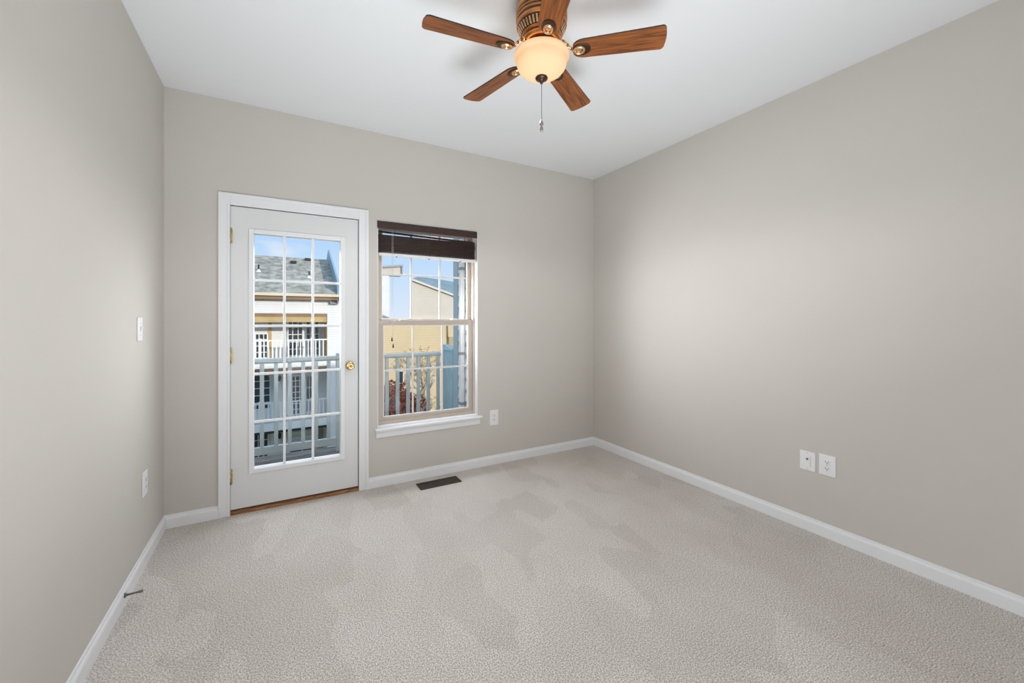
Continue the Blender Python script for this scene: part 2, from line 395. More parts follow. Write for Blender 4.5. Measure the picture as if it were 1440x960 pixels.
# ------------------------------------------------------------------ door
GX0, GX1, GZ0, GZ1 = 0.478, 1.028, 0.288, 1.895
SX0, SX1, SZ0, SZ1 = 0.3455, 1.1525, 0.034, 2.066
DT0, DT1 = 0.004, 0.048
door = thing('door_1', 'white single door glazed with fifteen panes and a brass knob', 'door', (SX0, 0, 0), kind='structure')
ox = SX0
b = MB()
b.box(SX0 - ox, GX0 - ox, DT0, DT1, SZ0, SZ1); b.box(GX1 - ox, SX1 - ox, DT0, DT1, SZ0, SZ1)
b.box(GX0 - ox, GX1 - ox, DT0, DT1, SZ0, GZ0); b.box(GX0 - ox, GX1 - ox, DT0, DT1, GZ1, SZ1)
b.build('slab', M['door'], door)
b = MB(); fw = 0.030
for (x0, x1, z0, z1) in ((GX0 - fw, GX0, GZ0 - fw, GZ1 + fw), (GX1, GX1 + fw, GZ0 - fw, GZ1 + fw), (GX0, GX1, GZ0 - fw, GZ0), (GX0, GX1, GZ1, GZ1 + fw)):
    b.box(x0 - ox, x1 - ox, -0.008, DT0, z0, z1, 0.003); b.box(x0 - ox, x1 - ox, DT1, DT1 + 0.012, z0, z1, 0.003)
b.build('glazing_frame', M['trim'], door)
MB().box(GX0 - ox, GX1 - ox, 0.024, 0.028, GZ0, GZ1).build('glass_pane', M['glass'], door)
b = MB(); mw = 0.0085
for x in (0.660, 0.842): b.box(x - mw - ox, x + mw - ox, 0.012, 0.024, GZ0, GZ1, 0.002)
for z in (0.604, 0.932, 1.262, 1.577): b.box(GX0 - ox, GX1 - ox, 0.0125, 0.0235, z - mw, z + mw, 0.002)
b.build('muntin_grid', M['trim'], door)
for z in (1.867, 1.064, 0.256):
    h = MB(); h.tube((0, 0, z - 0.052), (0, 0, z + 0.052), 0.0065, seg=12)
    h.box(-0.012, 0.012, 0.0045, 0.007, z - 0.05, z + 0.05)
    for k in (-0.03, 0, 0.03): h.tube((0, 0, z + k - 0.001), (0, 0, z + k + 0.001), 0.0075, seg=12)
    h.build('hinge', M['brass_old'], door, loc=(DX0 + 0.0035 - ox, -0.0085, 0))
kx = 1.094 - ox
kn = MB(); rotm = Matrix.Translation((kx, DT0, 0.957)) @ Matrix.Rotation(R(90), 4, 'X')
kn.lathe([(0, 0), (0.033, 0), (0.033, 0.004), (0.028, 0.008), (0.012, 0.010), (0.011, 0.028), (0.020, 0.034), (0.0265, 0.045), (0.026, 0.056), (0.020, 0.064), (0.010, 0.066), (0.009, 0.064), (0, 0.064)], 32, rotm)
knob = kn.build('knob', M['brass'], door)
MB().lathe([(0, 0.0645), (0.0045, 0.0645), (0.004, 0.067), (0, 0.067)], 16, rotm).build('lock_button', M['brass_old'], knob)
MB().box(0.006, 0.796, 0.006, 0.046, 0.027, 0.0338).build('sweep_shadow', M['gap'], door)  # dark strip painted as the shadow under the door

# ------------------------------------------------------------------ window
win = thing('window_1', 'tan vinyl double hung window with grilles in both sashes', 'window', (WX0, 0.05, WZ0), kind='structure')
def wl(b_, x0, x1, y0, y1, z0, z1, bev=0.0): return b_.box(x0 - WX0, x1 - WX0, y0 - 0.05, y1 - 0.05, z0 - WZ0, z1 - WZ0, bev)
def ring(x0, x1, z0, z1, t, y0, y1, tb=None, tt=None, bev=0.002):
    b_ = MB(); tb = tb or t; tt = tt or t
    wl(b_, x0, x0 + t, y0, y1, z0, z1, bev); wl(b_, x1 - t, x1, y0, y1, z0, z1, bev)
    wl(b_, x0 + t, x1 - t, y0, y1, z0, z0 + tb, bev); wl(b_, x0 + t, x1 - t, y0, y1, z1 - tt, z1, bev); return b_
b = ring(WX0, WX1, WZ0, WZ1, 0.0225, 0.055, 0.165)
wl(b, WX0 + 0.0225, WX1 - 0.0225, 0.06, 0.165, WZ0 + 0.02, WZ0 + 0.036, 0.002)
b.build('frame', M['vinyl'], win)
fx0, fx1 = WX0 + 0.023, WX1 - 0.023
def sash(name, z0, z1, y0, y1, mx_, mz, tl, tt, tb):
    s = ring(fx0, fx1, z0, z1, tl, y0, y1, tb, tt).build(name, M['vinyl'], win)
    gx0, gx1, gz0, gz1 = fx0 + tl, fx1 - tl, z0 + tb, z1 - tt
    ym = (y0 + y1) / 2
    g = MB(); wl(g, gx0, gx1, ym - 0.002, ym + 0.002, gz0, gz1); g.build('glass_pane', M['glass'], s)
    q = MB()
    for x in mx_: wl(q, x - 0.0075, x + 0.0075, ym - 0.0085, ym - 0.0025, gz0, gz1, 0.0015)
    for z in mz: wl(q, gx0, gx1, ym - 0.008, ym - 0.003, z - 0.0075, z + 0.0075, 0.0015)
    q.build('grille', M['muntin'], s)
    q = MB()
    for (x0, x1, za, zb) in ((gx0, gx0 + 0.006, gz0, gz1), (gx1 - 0.006, gx1, gz0, gz1), (gx0 + 0.006, gx1 - 0.006, gz0, gz0 + 0.006), (gx0 + 0.006, gx1 - 0.006, gz1 - 0.006, gz1)):
        wl(q, x0, x1, y0 + 0.004, ym - 0.002, za, zb)
    q.build('glazing_bead', M['trim'], s)
    return s
lower = sash('lower_sash', 0.498, 1.300, 0.066, 0.096, (1.597, 1.853), (0.894,), 0.036, 0.040, 0.024)
upper = sash('upper_sash', 1.272, 2.060, 0.100, 0.128, (1.592, 1.843), (1.675,), 0.030, 0.030, 0.034)
k = MB()
for x in (1.52, 1.96): wl(k, x - 0.03, x + 0.03, 0.062, 0.092, 1.300, 1.306, 0.002)
wl(k, 1.945, 2.0, 0.070, 0.084, 1.306, 1.316, 0.002)
k.build('sash_lock', M['muntin'], lower)
# white jamb lining of the opening
b = MB()
wl(b, WX0, WX0 + 0.004, 0.0, 0.055, WZ0, WZ1); wl(b, WX1 - 0.004, WX1, 0.0, 0.055, WZ0, WZ1); wl(b, WX0 + 0.004, WX1 - 0.004, 0.0, 0.055, WZ1 - 0.004, WZ1)
b.build('jamb_lining', M['trim'], win)
s = MB()
wl(s, 1.272, 2.186, -0.045, 0.0, 0.440, 0.458, 0.006); wl(s, WX0 + 0.001, WX1 - 0.001, 0.0, 0.075, 0.4625, 0.466)
wl(s, WX0 + 0.001, WX1 - 0.001, -0.004, 0.01, 0.4585, 0.4625)
sl_ = s.build('window_sill', M['trim'], win)
a = MB()
a.prism([(-0.001 - 0.05, 0.440 - WZ0), (-0.030 - 0.05, 0.440 - WZ0), (-0.026 - 0.05, 0.430 - WZ0), (-0.018 - 0.05, 0.420 - WZ0), (-0.014 - 0.05, 0.384 - WZ0), (-0.001 - 0.05, 0.380 - WZ0)], 1.284 - WX0, 2.174 - WX0, 'x')
a.build('apron', M['trim'], sl_)

# ------------------------------------------------------------------ blind
bl = thing('window_blind', 'dark brown wood slat blind drawn up at the top of the window', 'blind', (1.72, 0, 2.08))
def bb(b_, x0, x1, y0, y1, z0, z1, bev=0.0): return b_.box(x0 - 1.72, x1 - 1.72, y0, y1, z0 - 2.08, z1 - 2.08, bev)
v = MB(); bb(v, 1.294, 2.146, -0.014, -0.004, 2.022, 2.079, 0.003); bb(v, 2.138, 2.146, -0.004, 0.006, 2.022, 2.079, 0.002); bb(v, 1.300, 1.308, -0.004, 0.04, 2.022, 2.075, 0.001)
v.build('valance', M['blind'], bl)
MB_h = MB(); bb(MB_h, 1.306, 2.146, 0.0, 0.046, 2.040, 2.078, 0.002); MB_h.build('headrail', M['blind'], bl)
n = 16
for i in range(n):
    q = MB(); x1 = 2.136 + random.uniform(-0.003, 0.003)
    z = 1.842 + i * 0.0094
    if i < n - 1:
        bb(q, 1.306, x1, 0.001, 0.049, z - 0.0022, z + 0.0022, 0.001)
        ob = q.build('slat', M['blind'], bl, rot=(R(random.uniform(-2, 2)), 0, 0))
        ob.rotation_euler = (0, 0, 0)
    else:
        q.box(-0.414, 0.416, -0.024, 0.024, -0.002, 0.002, 0.001)
        ob = q.build('slat', M['blind'], bl, loc=(0, 0.026, 1.993 - 2.08), rot=(R(28), R(1.1), 0))
q = MB(); bb(q, 1.306, 2.138, 0.000, 0.050, 1.812, 1.832, 0.004); br = q.build('bottom_rail', M['blind_rail'], bl); br['label'] = 'pale bottom rail'
for x in (1.45, 1.72, 2.0):
    q = MB(); q.tube((x - 1.72, 0.02, 1.807 - 2.08), (x - 1.72, 0.02, 1.812 - 2.08), 0.007); q.build('cord_button', M['tassel'], br)
for x in (1.43, 1.72, 2.03):
    q = MB(); bb(q, x - 0.0012, x + 0.0012, -0.002, -0.0005, 1.83, 2.03); q.build('ladder_cord', M['blind'], bl)
for x, z in ((1.407, 1.135), (1.417, 1.083)):
    q = MB().tube((x - 1.72, -0.003, 2.03 - 2.08), (x - 1.72, -0.003, z + 0.028 - 2.08), 0.0011, seg=6).build('pull_cord', M['cord'], bl)
    MB().lathe([(0, 0.03), (0.003, 0.03), (0.005, 0.015), (0.0075, 0.004), (0.0075, 0), (0, 0)], 14, Matrix.Translation((x - 1.72, -0.003, z - 2.08))).build('tassel', M['tassel'], q)

# ------------------------------------------------------------------ wall plates
def plate_root(name, label, cat, loc, rotz, w_, h_, group=None):
    t = thing(name, label, cat, loc, rotz, group)
    b_ = MB().box(-w_ / 2, w_ / 2, -0.006, 0, -h_ / 2, h_ / 2, 0.0025)
    b_.build('cover_plate', M['plastic'], t); return t
def outlet(label, loc, rotz, w_, h_):
    t = plate_root('wall_outlet', label, 'outlet', loc, rotz, w_, h_, 'duplex wall outlets')
    for s_ in (1, -1):
        zc = s_ * 0.0195
        rc = MB().prism([(0.0165 * math.cos(a_) if abs(math.cos(a_)) < 0.9 else 0.0165 * math.copysign(0.93, math.cos(a_)), zc + 0.0145 * max(-0.85, min(0.85, math.sin(a_)))) for a_ in [2 * math.pi * i / 24 for i in range(24)]], -0.0085, -0.005, 'y')
        r_ = rc.build('receptacle', M['plastic'], t)
        d_ = MB().box(-0.0085, -0.0055, -0.0089, -0.008, zc - 0.002, zc + 0.0075).box(0.0055, 0.0085, -0.0089, -0.008, zc - 0.001, zc + 0.0065)
        d_.tube((0, -0.0089, zc - 0.0075), (0, -0.008, zc - 0.0075), 0.003, seg=10)
        d_.build('slots', M['dark'], r_)
    MB().tube((0, -0.0075, 0), (0, -0.005, 0), 0.0032, seg=12).build('screw', M['screw'], t)
    return t
outlet('white duplex outlet low on the wall just right of the window sill', (2.317, 0, 0.422), 0, 0.086, 0.136)
outlet('white duplex outlet low on the left wall below the light switch', (0, -0.432, 0.434), R(90), 0.086, 0.130)
outlet('white duplex outlet low on the right wall, beside the jack plate', (W, -2.104, 0.433), R(-90), 0.088, 0.124)
t = plate_root('jack_plate', 'white plate with one small round jack low on the right wall', 'wall plate', (W, -1.998, 0.430), R(-90), 0.087, 0.119)
MB().box(-0.017, 0.017, -0.008, -0.005, -0.033, 0.033, 0.001).build('insert', M['plastic'], t)
j = MB().tube((0, -0.0085, 0.012), (0, -0.006, 0.012), 0.0085, seg=16).build('jack', M['screw'], t)
MB().tube((0, -0.0095, 0.012), (0, -0.008, 0.012), 0.0045, seg=14).build('hole', M['dark'], j)
MB().box(0.0175, 0.0195, -0.0068, -0.0055, -0.033, 0.033).build('seam', M['screw'], t)
for z in (0.048, -0.048): MB().tube((0, -0.0075, z), (0, -0.0055, z), 0.003, seg=12).build('screw', M['screw'], t)
t = plate_root('light_switch', 'white toggle light switch on the left wall near the corner', 'light switch', (0, -0.522, 1.258), R(90), 0.078, 0.122)
MB().box(-0.006, 0.006, -0.0075, -0.005, -0.013, 0.013).build('toggle_slot', M['screw'], t)
MB().box(-0.004, 0.004, -0.020, -0.004, -0.004, 0.004, 0.001, mtx=Matrix.Rotation(R(-28), 4, 'X')).build('toggle', M['plastic'], t)
for z in (0.03, -0.03): MB().tube((0, -0.0072, z), (0, -0.0055, z), 0.003, seg=12).build('screw', M['screw'], t)

# ------------------------------------------------------------------ door stop on the left baseboard
t = thing('door_stop', 'dark metal door stop sticking out of the left baseboard', 'door stop', (0.013, -0.808, 0.050))
MB().lathe([(0, 0), (0.011, 0), (0.011, 0.003), (0.006, 0.008), (0, 0.008)], 18, Matrix.Rotation(R(90), 4, 'Y')).build('base', M['steel'], t)
MB().tube((0.006, 0, 0), (0.050, 0.008, -0.003), 0.0042, seg=12).build('rod', M['steel'], t)
MB().tube((0.048, 0.008, -0.003), (0.064, 0.0105, -0.004), 0.0062, 0.0058, seg=12).build('rubber_tip', M['rubber'], t)

# ------------------------------------------------------------------ floor register
t = thing('floor_vent', 'dark bronze slotted floor register in the carpet below the window', 'floor vent', (1.739, -0.170, 0))
b = MB()
b.box(-0.17, 0.17, -0.066, -0.052, 0, 0.006, 0.002).box(-0.17, 0.17, 0.052, 0.066, 0, 0.006, 0.002).box(-0.17, -0.153, -0.052, 0.052, 0, 0.006, 0.002).box(0.153, 0.17, -0.052, 0.052, 0, 0.006, 0.002)
b.build('frame', M['register'], t)
MB().box(-0.155, 0.155, -0.054, 0.054, 0.0003, 0.0012).build('duct_opening', M['dark'], t)
b = MB()
for i in range(30):
    x = -0.148 + i * 0.0102; b.box(x - 0.0018, x + 0.0018, -0.053, 0.053, 0.001, 0.005)
b.box(-0.153, 0.153, -0.003, 0.003, 0.001, 0.0055)
b.build('louvers', M['louver'], t)

# ------------------------------------------------------------------ ceiling fan
FX, FY = 1.656, -1.765
fan = thing('ceiling_fan', 'copper bronze ceiling fan with five wood blades and a lit amber bowl', 'ceiling fan', (FX, FY, H))
# housing (local z, negative = below the ceiling)
MB().lathe([(0, 0), (0.088, 0), (0.092, -0.012), (0.100, -0.028), (0.107, -0.046), (0.1115, -0.070), (0.1125, -0.100), (0.1115, -0.130), (0.107, -0.150), (0.087, -0.184), (0.080, -0.190), (0.060, -0.196), (0.050, -0.205), (0, -0.205)], 64).build('motor_housing', M['bronze'], fan)
for z, r, th in ((-0.016, 0.0950, 0.005), (-0.040, 0.1055, 0.008), (-0.074, 0.1125, 0.013), (-0.099, 0.1130, 0.004), (-0.114, 0.1128, 0.005), (-0.136, 0.1110, 0.010)):
    MB().lathe([(r - 0.012, z + th), (r - 0.001, z + th), (r + 0.0022, z + th * 0.5), (r + 0.0022, z - th * 0.5), (r - 0.001, z - th), (r - 0.012, z - th)], 64).build('band', M['copper'], fan)
MB().lathe([(0.078, -0.180), (0.0885, -0.180), (0.0900, -0.184), (0.0870, -0.190), (0.076, -0.191)], 56).build('band', M['copper'], fan)
for i in range(40):
    a_ = 2 * math.pi * i / 40
    q = MB().box(-0.0042, 0.0042, -0.015, 0.015, -0.003, 0.003, 0.0015, mtx=Matrix.Rotation(a_, 4, 'Z') @ Matrix.Translation((0, 0.0985, -0.1655)) @ Matrix.Rotation(R(59), 4, 'X'))
    q.build('vent_fin', M['copper_light'], fan)
MB().lathe([(0.05, -0.196), (0.083, -0.196), (0.086, -0.202), (0.084, -0.214), (0.070, -0.219), (0.050, -0.219)], 56).build('rotor_ring', M['copper'], fan)
MB().lathe([(0, -0.217), (0.062, -0.217), (0.066, -0.224), (0.060, -0.232), (0.070, -0.240), (0.076, -0.250), (0.074, -0.258), (0.04, -0.260), (0, -0.260)], 56).build('light_fitter', M['bronze'], fan)
MB().lathe([(0.064, -0.226), (0.068, -0.229), (0.064, -0.233)], 56).build('band', M['copper'], fan)
# bowl
bz = lambda z: z - H
MB().lathe([(0.096, bz(2.506)), (0.112, bz(2.508)), (0.121, bz(2.502)), (0.1245, bz(2.495)), (0.1235, bz(2.486)), (0.1140, bz(2.480)), (0.1135, bz(2.473)), (0.1125, bz(2.458)), (0.106, bz(2.441)), (0.092, bz(2.426)), (0.070, bz(2.412)), (0.045, bz(2.403)), (0.022, bz(2.399)), (0.0, bz(2.398))], 64).build('glass_bowl', M['bowl'], fan)
fin = MB().lathe([(0, bz(2.402)), (0.026, bz(2.400)), (0.0285, bz(2.395)), (0.026, bz(2.390)), (0.016, bz(2.386)), (0.0085, bz(2.381)), (0.0075, bz(2.376)), (0.005, bz(2.370)), (0, bz(2.368))], 32).build('finial', M['bronze'], fan)
ch = MB(); ch.tube((0, 0, bz(2.370)), (0, 0, bz(2.206)), 0.0011, seg=6)
for i in range(46): ch.sphere((0, 0, bz(2.369) - i * 0.00355), 0.0017)
ch = ch.build('pull_chain', M['steel'], fan)
kb = MB().lathe([(0, bz(2.211)), (0.003, bz(2.210)), (0.0045, bz(2.203)), (0.008, bz(2.194)), (0.0085, bz(2.187)), (0.0045, bz(2.181)), (0.0045, bz(2.178)), (0.0075, bz(2.172)), (0.0082, bz(2.163)), (0.005, bz(2.155)), (0, bz(2.153))], 16)
kb.build('chain_pull', M['crystal'], ch)
# blades
def blade_outline():
    pts = []; r0, r1 = 0.140, 0.533
    def hw(x): return 0.046 + (0.0590 - 0.046) * (x - r0) / (r1 - r0)
    top = []
    for i in range(9):  # inner rounded end
        a_ = math.pi / 2 * i / 8; top.append((r0 + 0.050 * (1 - math.cos(a_)), hw(r0 + 0.05) * (0.30 + 0.70 * math.sin(a_))))
    for i in range(1, 8): x = r0 + 0.05 + (r1 - 0.02 - r0 - 0.05) * i / 8; top.append((x, hw(x)))
    for i in range(7):
        a_ = math.pi / 2 * i / 6; top.append((r1 - 0.022 + 0.018 * math.sin(a_) , hw(r1) - 0.020 * (1 - math.cos(a_))))
    top.append((r1 - 0.001, 0.020)); top.append((r1, 0.0))
    return top + [(x, -y) for x, y in reversed(top[:-1])]
def make_blade(ang):
    q = MB().prism(blade_outline(), -0.003, 0.003, 'z')
    bl_ = q.build('fan_blade', M['blade'], fan, loc=(0, 0, bz(2.506)))
    bl_.data.materials.append(M['blade_edge'])
    for p_ in bl_.data.polygons:
        if abs(p_.normal.z) < 0.5: p_.material_index = 1
    bl_.rotation_mode = 'XYZ'
    m_ = Matrix.Rotation(R(ang), 4, 'Z') @ Matrix.Rotation(R(-12), 4, 'X')
    bl_.rotation_euler = m_.to_euler()
    q = MB()
    q.prism([(0.178 + 0.040 * math.cos(t_), 0.030 * math.sin(t_)) for t_ in [2 * math.pi * i / 28 for i in range(28)]], -0.008, -0.003, 'z', 0.0015)
    ir = q.build('iron_plate', M['bronze'], bl_)
    q = MB().lathe([(0.013, 0), (0.013, -0.004), (0.016, -0.008), (0.021, -0.006), (0.023, 0)], 28, Matrix.Translation((0.168, 0, -0.0075)) @ Matrix.Diagonal((1.15, 0.95, 1, 1)))
    q.lathe([(0, -0.001), (0.008, -0.002), (0.013, 0)], 20, Matrix.Translation((0.168, 0, -0.0075)))
    q.build('medallion', M['copper_light'], bl_)
    a = MB(); pts = [(0.074, 0.0, -0.208), (0.095, 0.0, -0.2175), (0.115, 0, -0.236), (0.132, 0, -0.256), (0.150, 0, -0.268)]
    for p, r_ in zip(zip(pts, pts[1:]), ((0.0085, 0.0075), (0.0075, 0.0065), (0.0065, 0.0065), (0.0065, 0.008))):
        a.tube(p[0], p[1], r_[0], r_[1], 12); a.sphere(p[1], r_[1])
    a.build('blade_arm', M['copper_light'], fan, rot=(0, 0, R(ang)))
for ang in (31.3, 103.1, 173.0, 246.0, 318.2): make_blade(ang)
# its bulbs: two light sources inside the open bowl
for dx in (-0.045, 0.045):
    l = bpy.data.lights.new('bulb', 'POINT'); l.energy = 0.9; l.color = (1.0, 0.84, 0.64); l.shadow_soft_size = 0.025
    lo = bpy.data.objects.new('bulb_light', l); C.objects.link(lo); lo.parent = fan; lo.location = (dx, 0.03, bz(2.478))

dl = bpy.data.lights.new('bowl_fill_spot', 'SPOT'); dl.energy = 20; dl.spot_size = R(165); dl.spot_blend = 0.25; dl.shadow_soft_size = 0.06; dl.color = (1.0, 0.98, 0.95)  # added fill spot below the bowl, brightens carpet and lower walls
do = bpy.data.objects.new('bowl_fill_spot', dl); C.objects.link(do); do.parent = fan; do.location = (0.07, 0.15, bz(2.33))

# ================================================================== outdoors
# own house: everything solid around the room, and its roof
b = MB(); YB = -12.0
b.box(-16, -0.17, YB, 0.158, -5.6, 2.9); b.box(W + 0.17, 22, YB, 0.158, -5.6, 2.9)
b.box(-0.17, W + 0.17, YB, 0.158, -5.6, -0.13); b.box(-0.17, W + 0.17, YB, YF - 0.17, -0.13, 2.9)
o = b.build('house_exterior', M['own_siding']); tag(o, 'pale siding of the house this room belongs to', 'house wall', kind='structure')
b = MB(); b.prism([(YB - 0.4, 2.9), (0.35, 2.9), (-5.9, 7.2)], -16.4, 22.4, 'x')
o = b.build('house_roof', M['shingle_own']); tag(o, 'grey roof over this house', 'roof', kind='structure')
# storage closet projecting beside the window: siding with a corner board
b = MB(); b.box(2.265, 3.45, 0.162, 0.70, -0.12, 2.88)
for i in range(25):
    z = -0.1 + i * 0.118; b.prism([(2.265, z), (2.250, z), (2.262, z + 0.118), (2.265, z + 0.118)], 0.162, 0.69, 'y')
o = b.build('trim_3', M['own_siding']); tag(o, 'pale lap siding of the closet beside the balcony', 'house wall', kind='structure')
o = MB().box(2.240, 2.265, 0.690, 0.800, -0.12, 2.88, 0.003).build('trim_4', M['corner']); tag(o, 'blue grey corner board seen through the window edge', 'corner board', kind='structure')

t = thing('downspout', 'white downspout on the closet siding seen at the window right edge', 'downspout', (2.2265, 0.53, -0.1))
MB().box(-0.0215, 0.0215, -0.03, 0.03, 0, 2.95, 0.008).build('pipe', M['white_out'], t)
for z in (0.55, 1.05, 1.9): MB().box(-0.0235, 0.0215, -0.033, 0.033, z, z + 0.03, 0.003).build('strap', M['grey_edge'], t)

# balcony deck of boards
b = MB()
for i in range(8): b.box(-1.6, 3.4, 0.17 + i * 0.142, 0.17 + i * 0.142 + 0.136, -0.055, -0.018, 0.004)
b.box(-1.6, 3.4, 1.306, 1.34, -0.26, -0.018, 0.004)
for i in range(6): b.box(-1.55 + i * 0.96, -1.51 + i * 0.96, 0.165, 1.30, -0.22, -0.056)
o = b.build('balcony_deck', M['deck']); tag(o, 'weathered grey boards of the balcony outside the door', 'deck', kind='structure')

# railing
YR = 1.17
rail = thing('balcony_railing', 'pale grey blue railing of the balcony outside door and window', 'railing', (0.9, YR, -0.018))
def rb(b_, x0, x1, y0, y1, z0, z1, bev=0.0): return b_.box(x0 - 0.9, x1 - 0.9, y0, y1, z0 + 0.018, z1 + 0.018, bev)
q = MB(); rb(q, -1.55, 2.235, -0.045, 0.045, 0.905, 0.938, 0.006); rb(q, -1.55, 2.235, -0.02, 0.02, 0.893, 0.905, 0.003); q.build('top_rail', M['rail_paint'], rail)
q = MB(); rb(q, -1.55, 2.235, -0.02, 0.02, 0.045, 0.118, 0.004); q.build('bottom_rail', M['rail_paint'], rail)
x = 0.489 - 0.1142 * 17
while x < 2.22:
    if abs(x - 1.135) > 0.02:
        q = MB(); rb(q, x - 0.017, x + 0.017, -0.017, 0.017, 0.112, 0.896, 0.002); q.build('baluster', M['rail_paint'], rail)
    x += 0.1142
for x in (-1.5, 1.148):
    q = MB(); rb(q, x - 0.02, x + 0.02, -0.028, 0.028, -0.018, 0.965, 0.003); q.build('post', M['rail_paint'], rail)

# privacy panel between the rail end and the closet
pan = thing('privacy_panel', 'blue grey vertical board privacy panel at the right balcony end', 'fence panel', (2.245, 0.81, -0.018))
for i in range(4):
    y0 = 0.045 + i * 0.072; MB().box(0.0, 0.022, y0, y0 + 0.068, 0.02, 0.985, 0.003).build('board', M['panel'], pan)
MB().prism([(0.03, 0.985), (0.31, 0.985), (0.31, 1.02), (0.27, 1.045), (0.03, 1.005)], -0.02, 0.05, 'x').build('cap', M['panel'], pan)
MB().box(0.024, 0.08, 0.25, 0.312, 0, 0.985, 0.004).build('post', M['panel'], pan)

# ground
GZ = -5.6
o = MB().box(-40, 60, -14, 90, GZ - 0.3, GZ).build('ground', M['grass']); tag(o, 'ground between the houses', 'ground', kind='structure')

# ------------------------------------------------------------------ the row of townhouses across the court
th_ = thing('townhouse', 'white townhouse across the court with stacked balconies and a grey roof', 'house', (0, 18, GZ))
def tb(b_, x0, x1, y0, y1, z0, z1, bev=0.0): return b_.box(x0, x1, y0 - 18, y1 - 18, z0 - GZ, z1 - GZ, bev)
YF2, YR2 = 18.0, 19.3
XL, XR, XW = -5.0, 2.63, 3.4
XP = 3.05
q = MB()
tb(q, XL, XW, YF2, YF2 + 0.2, 1.575, 2.22)                       # strip under the eave
tb(q, XR, XW, YF2, YF2 + 0.2, GZ, 1.575); tb(q, XL, XL + 0.3, YF2, YF2 + 0.2, GZ, 1.575)
tb(q, XL, XW, YR2, 25.5, GZ, 2.2)                                 # recessed wall and body
tb(q, XL, XL + 0.2, YF2, YR2, GZ, 2.2); tb(q, XW - 0.2, XW, YF2, YR2, GZ, 2.2)
q.build('wall', M['white_siding'], th_)
q = MB(); tb(q, XL + 0.3, XR, YF2 + 0.02, YF2 + 0.16, 1.17, 1.575); tb(q, XR - 0.02, XR + 0.02, YF2 + 0.02, YR2 - 0.02, -0.6, 1.575); q.build('bounce_header', M['tan_bounce_trim'], th_)['label'] = 'warm bounce light painted as a tan header over the top balcony'  # recess top shaded by the lintel, its warm bounce light painted in
q = MB(); tb(q, XL + 0.3, XR, YF2 - 0.01, YF2 + 0.02, 1.43, 1.56); q.build('header_board', M['brown_trim'], th_)
# floors of the balconies
q = MB(); tb(q, XL + 0.3, XR, YF2 - 0.05, YR2, -0.90, -0.55); q.build('balcony_floor', M['white_out'], th_)
q = MB(); tb(q, XL + 0.3, XR, YF2 + 0.0, YF2 + 0.10, -1.20, -0.90); q.build('balcony_beam', M['brown_trim'], th_)
q = MB(); tb(q, XL + 0.3, XR, YF2 - 0.05, YR2, -3.70, -3.36); q.build('balcony_floor', M['white_out'], th_)
q = MB(); tb(q, XL + 0.3, XR, YF2 + 0.0, YF2 + 0.10, -3.82, -3.70); q.build('balcony_beam', M['black'], th_)
q = MB(); tb(q, 0.19, 0.33, YR2 - 0.05, YR2, -0.5, 1.30); q.build('trim_board', M['tan_bounce_trim'], th_)
def far_window(x0, x1, z0, z1, cols, rows, name='window', y=YR2, fr=0.055, mu=0.035, pm='pane'):
    f_ = MB()
    tb(f_, x0, x0 + fr, y - 0.06, y, z0, z1); tb(f_, x1 - fr, x1, y - 0.06, y, z0, z1)
    tb(f_, x0 + fr, x1 - fr, y - 0.06, y, z0, z0 + fr); tb(f_, x0 + fr, x1 - fr, y - 0.06, y, z1 - fr, z1)
    for i in range(1, cols):
        x = x0 + (x1 - x0) * i / cols; tb(f_, x - mu / 2, x + mu / 2, y - 0.045, y, z0 + fr, z1 - fr)
    for i in range(1, rows):
        z = z0 + (z1 - z0) * i / rows; tb(f_, x0 + fr, x1 - fr, y - 0.043, y, z - mu / 2, z + mu / 2)
    f_ = f_.build(name, M['white_out'], th_)
    p_ = MB(); tb(p_, x0 + fr, x1 - fr, y - 0.03, y - 0.005, z0 + fr, z1 - fr); p_.build('pane', M[pm], f_)
# top floor
far_window(-0.36, 0.19, -0.55, 0.65, 3, 4, 'balcony_door')
far_window(0.98, 1.68, -0.50, 1.27, 3, 5); far_window(1.77, 2.40, -0.50, 1.27, 3, 5)
far_window(-1.6, -0.9, -0.50, 1.27, 3, 5)
# middle floor
far_window(-0.45, 0.30, -2.95, -1.27, 2, 5); far_window(1.15, 1.70, -3.35, -1.42, 3, 7, 'balcony_door'); far_window(1.76, 2.12, -3.30, -1.45, 2, 3)
# ground floor
far_window(-0.42, 0.22, -5.2, -3.95, 3, 3); far_window(1.05, 2.20, -5.2, -4.85, 2, 1, pm='blue_dark')
q = MB(); tb(q, 0.30, 0.72, YR2 - 0.06, YR2, GZ, -4.05); q.build('entry_door', M['white_out'], th_)
q = MB()
for i in range(4): tb(q, 1.15, 2.15, YR2 - 0.06, YR2, -4.80 + i * 0.22, -4.60 + i * 0.22, 0.01)
q.build('garage_panels', M['white_out'], th_)
q = MB(); tb(q, 2.28, 2.56, YR2 - 0.06, YR2, GZ, -3.95); q.build('entry_door', M['door_tan'], th_)
for x, z in ((0.655, -1.52), (0.66, -4.25)):
    q = MB().lathe([(0, 0.16), (0.03, 0.14), (0.09, 0.08), (0.075, 0.06), (0.06, -0.10), (0.03, -0.14), (0, -0.16)], 12, Matrix.Translation((x, YR2 - 18.14, z - GZ)))
    q.tube((x, YR2 - 18.14, z - GZ + 0.12), (x, YR2 - 18.0, z - GZ + 0.12), 0.015); q.build('wall_lantern', M['black'], th_)
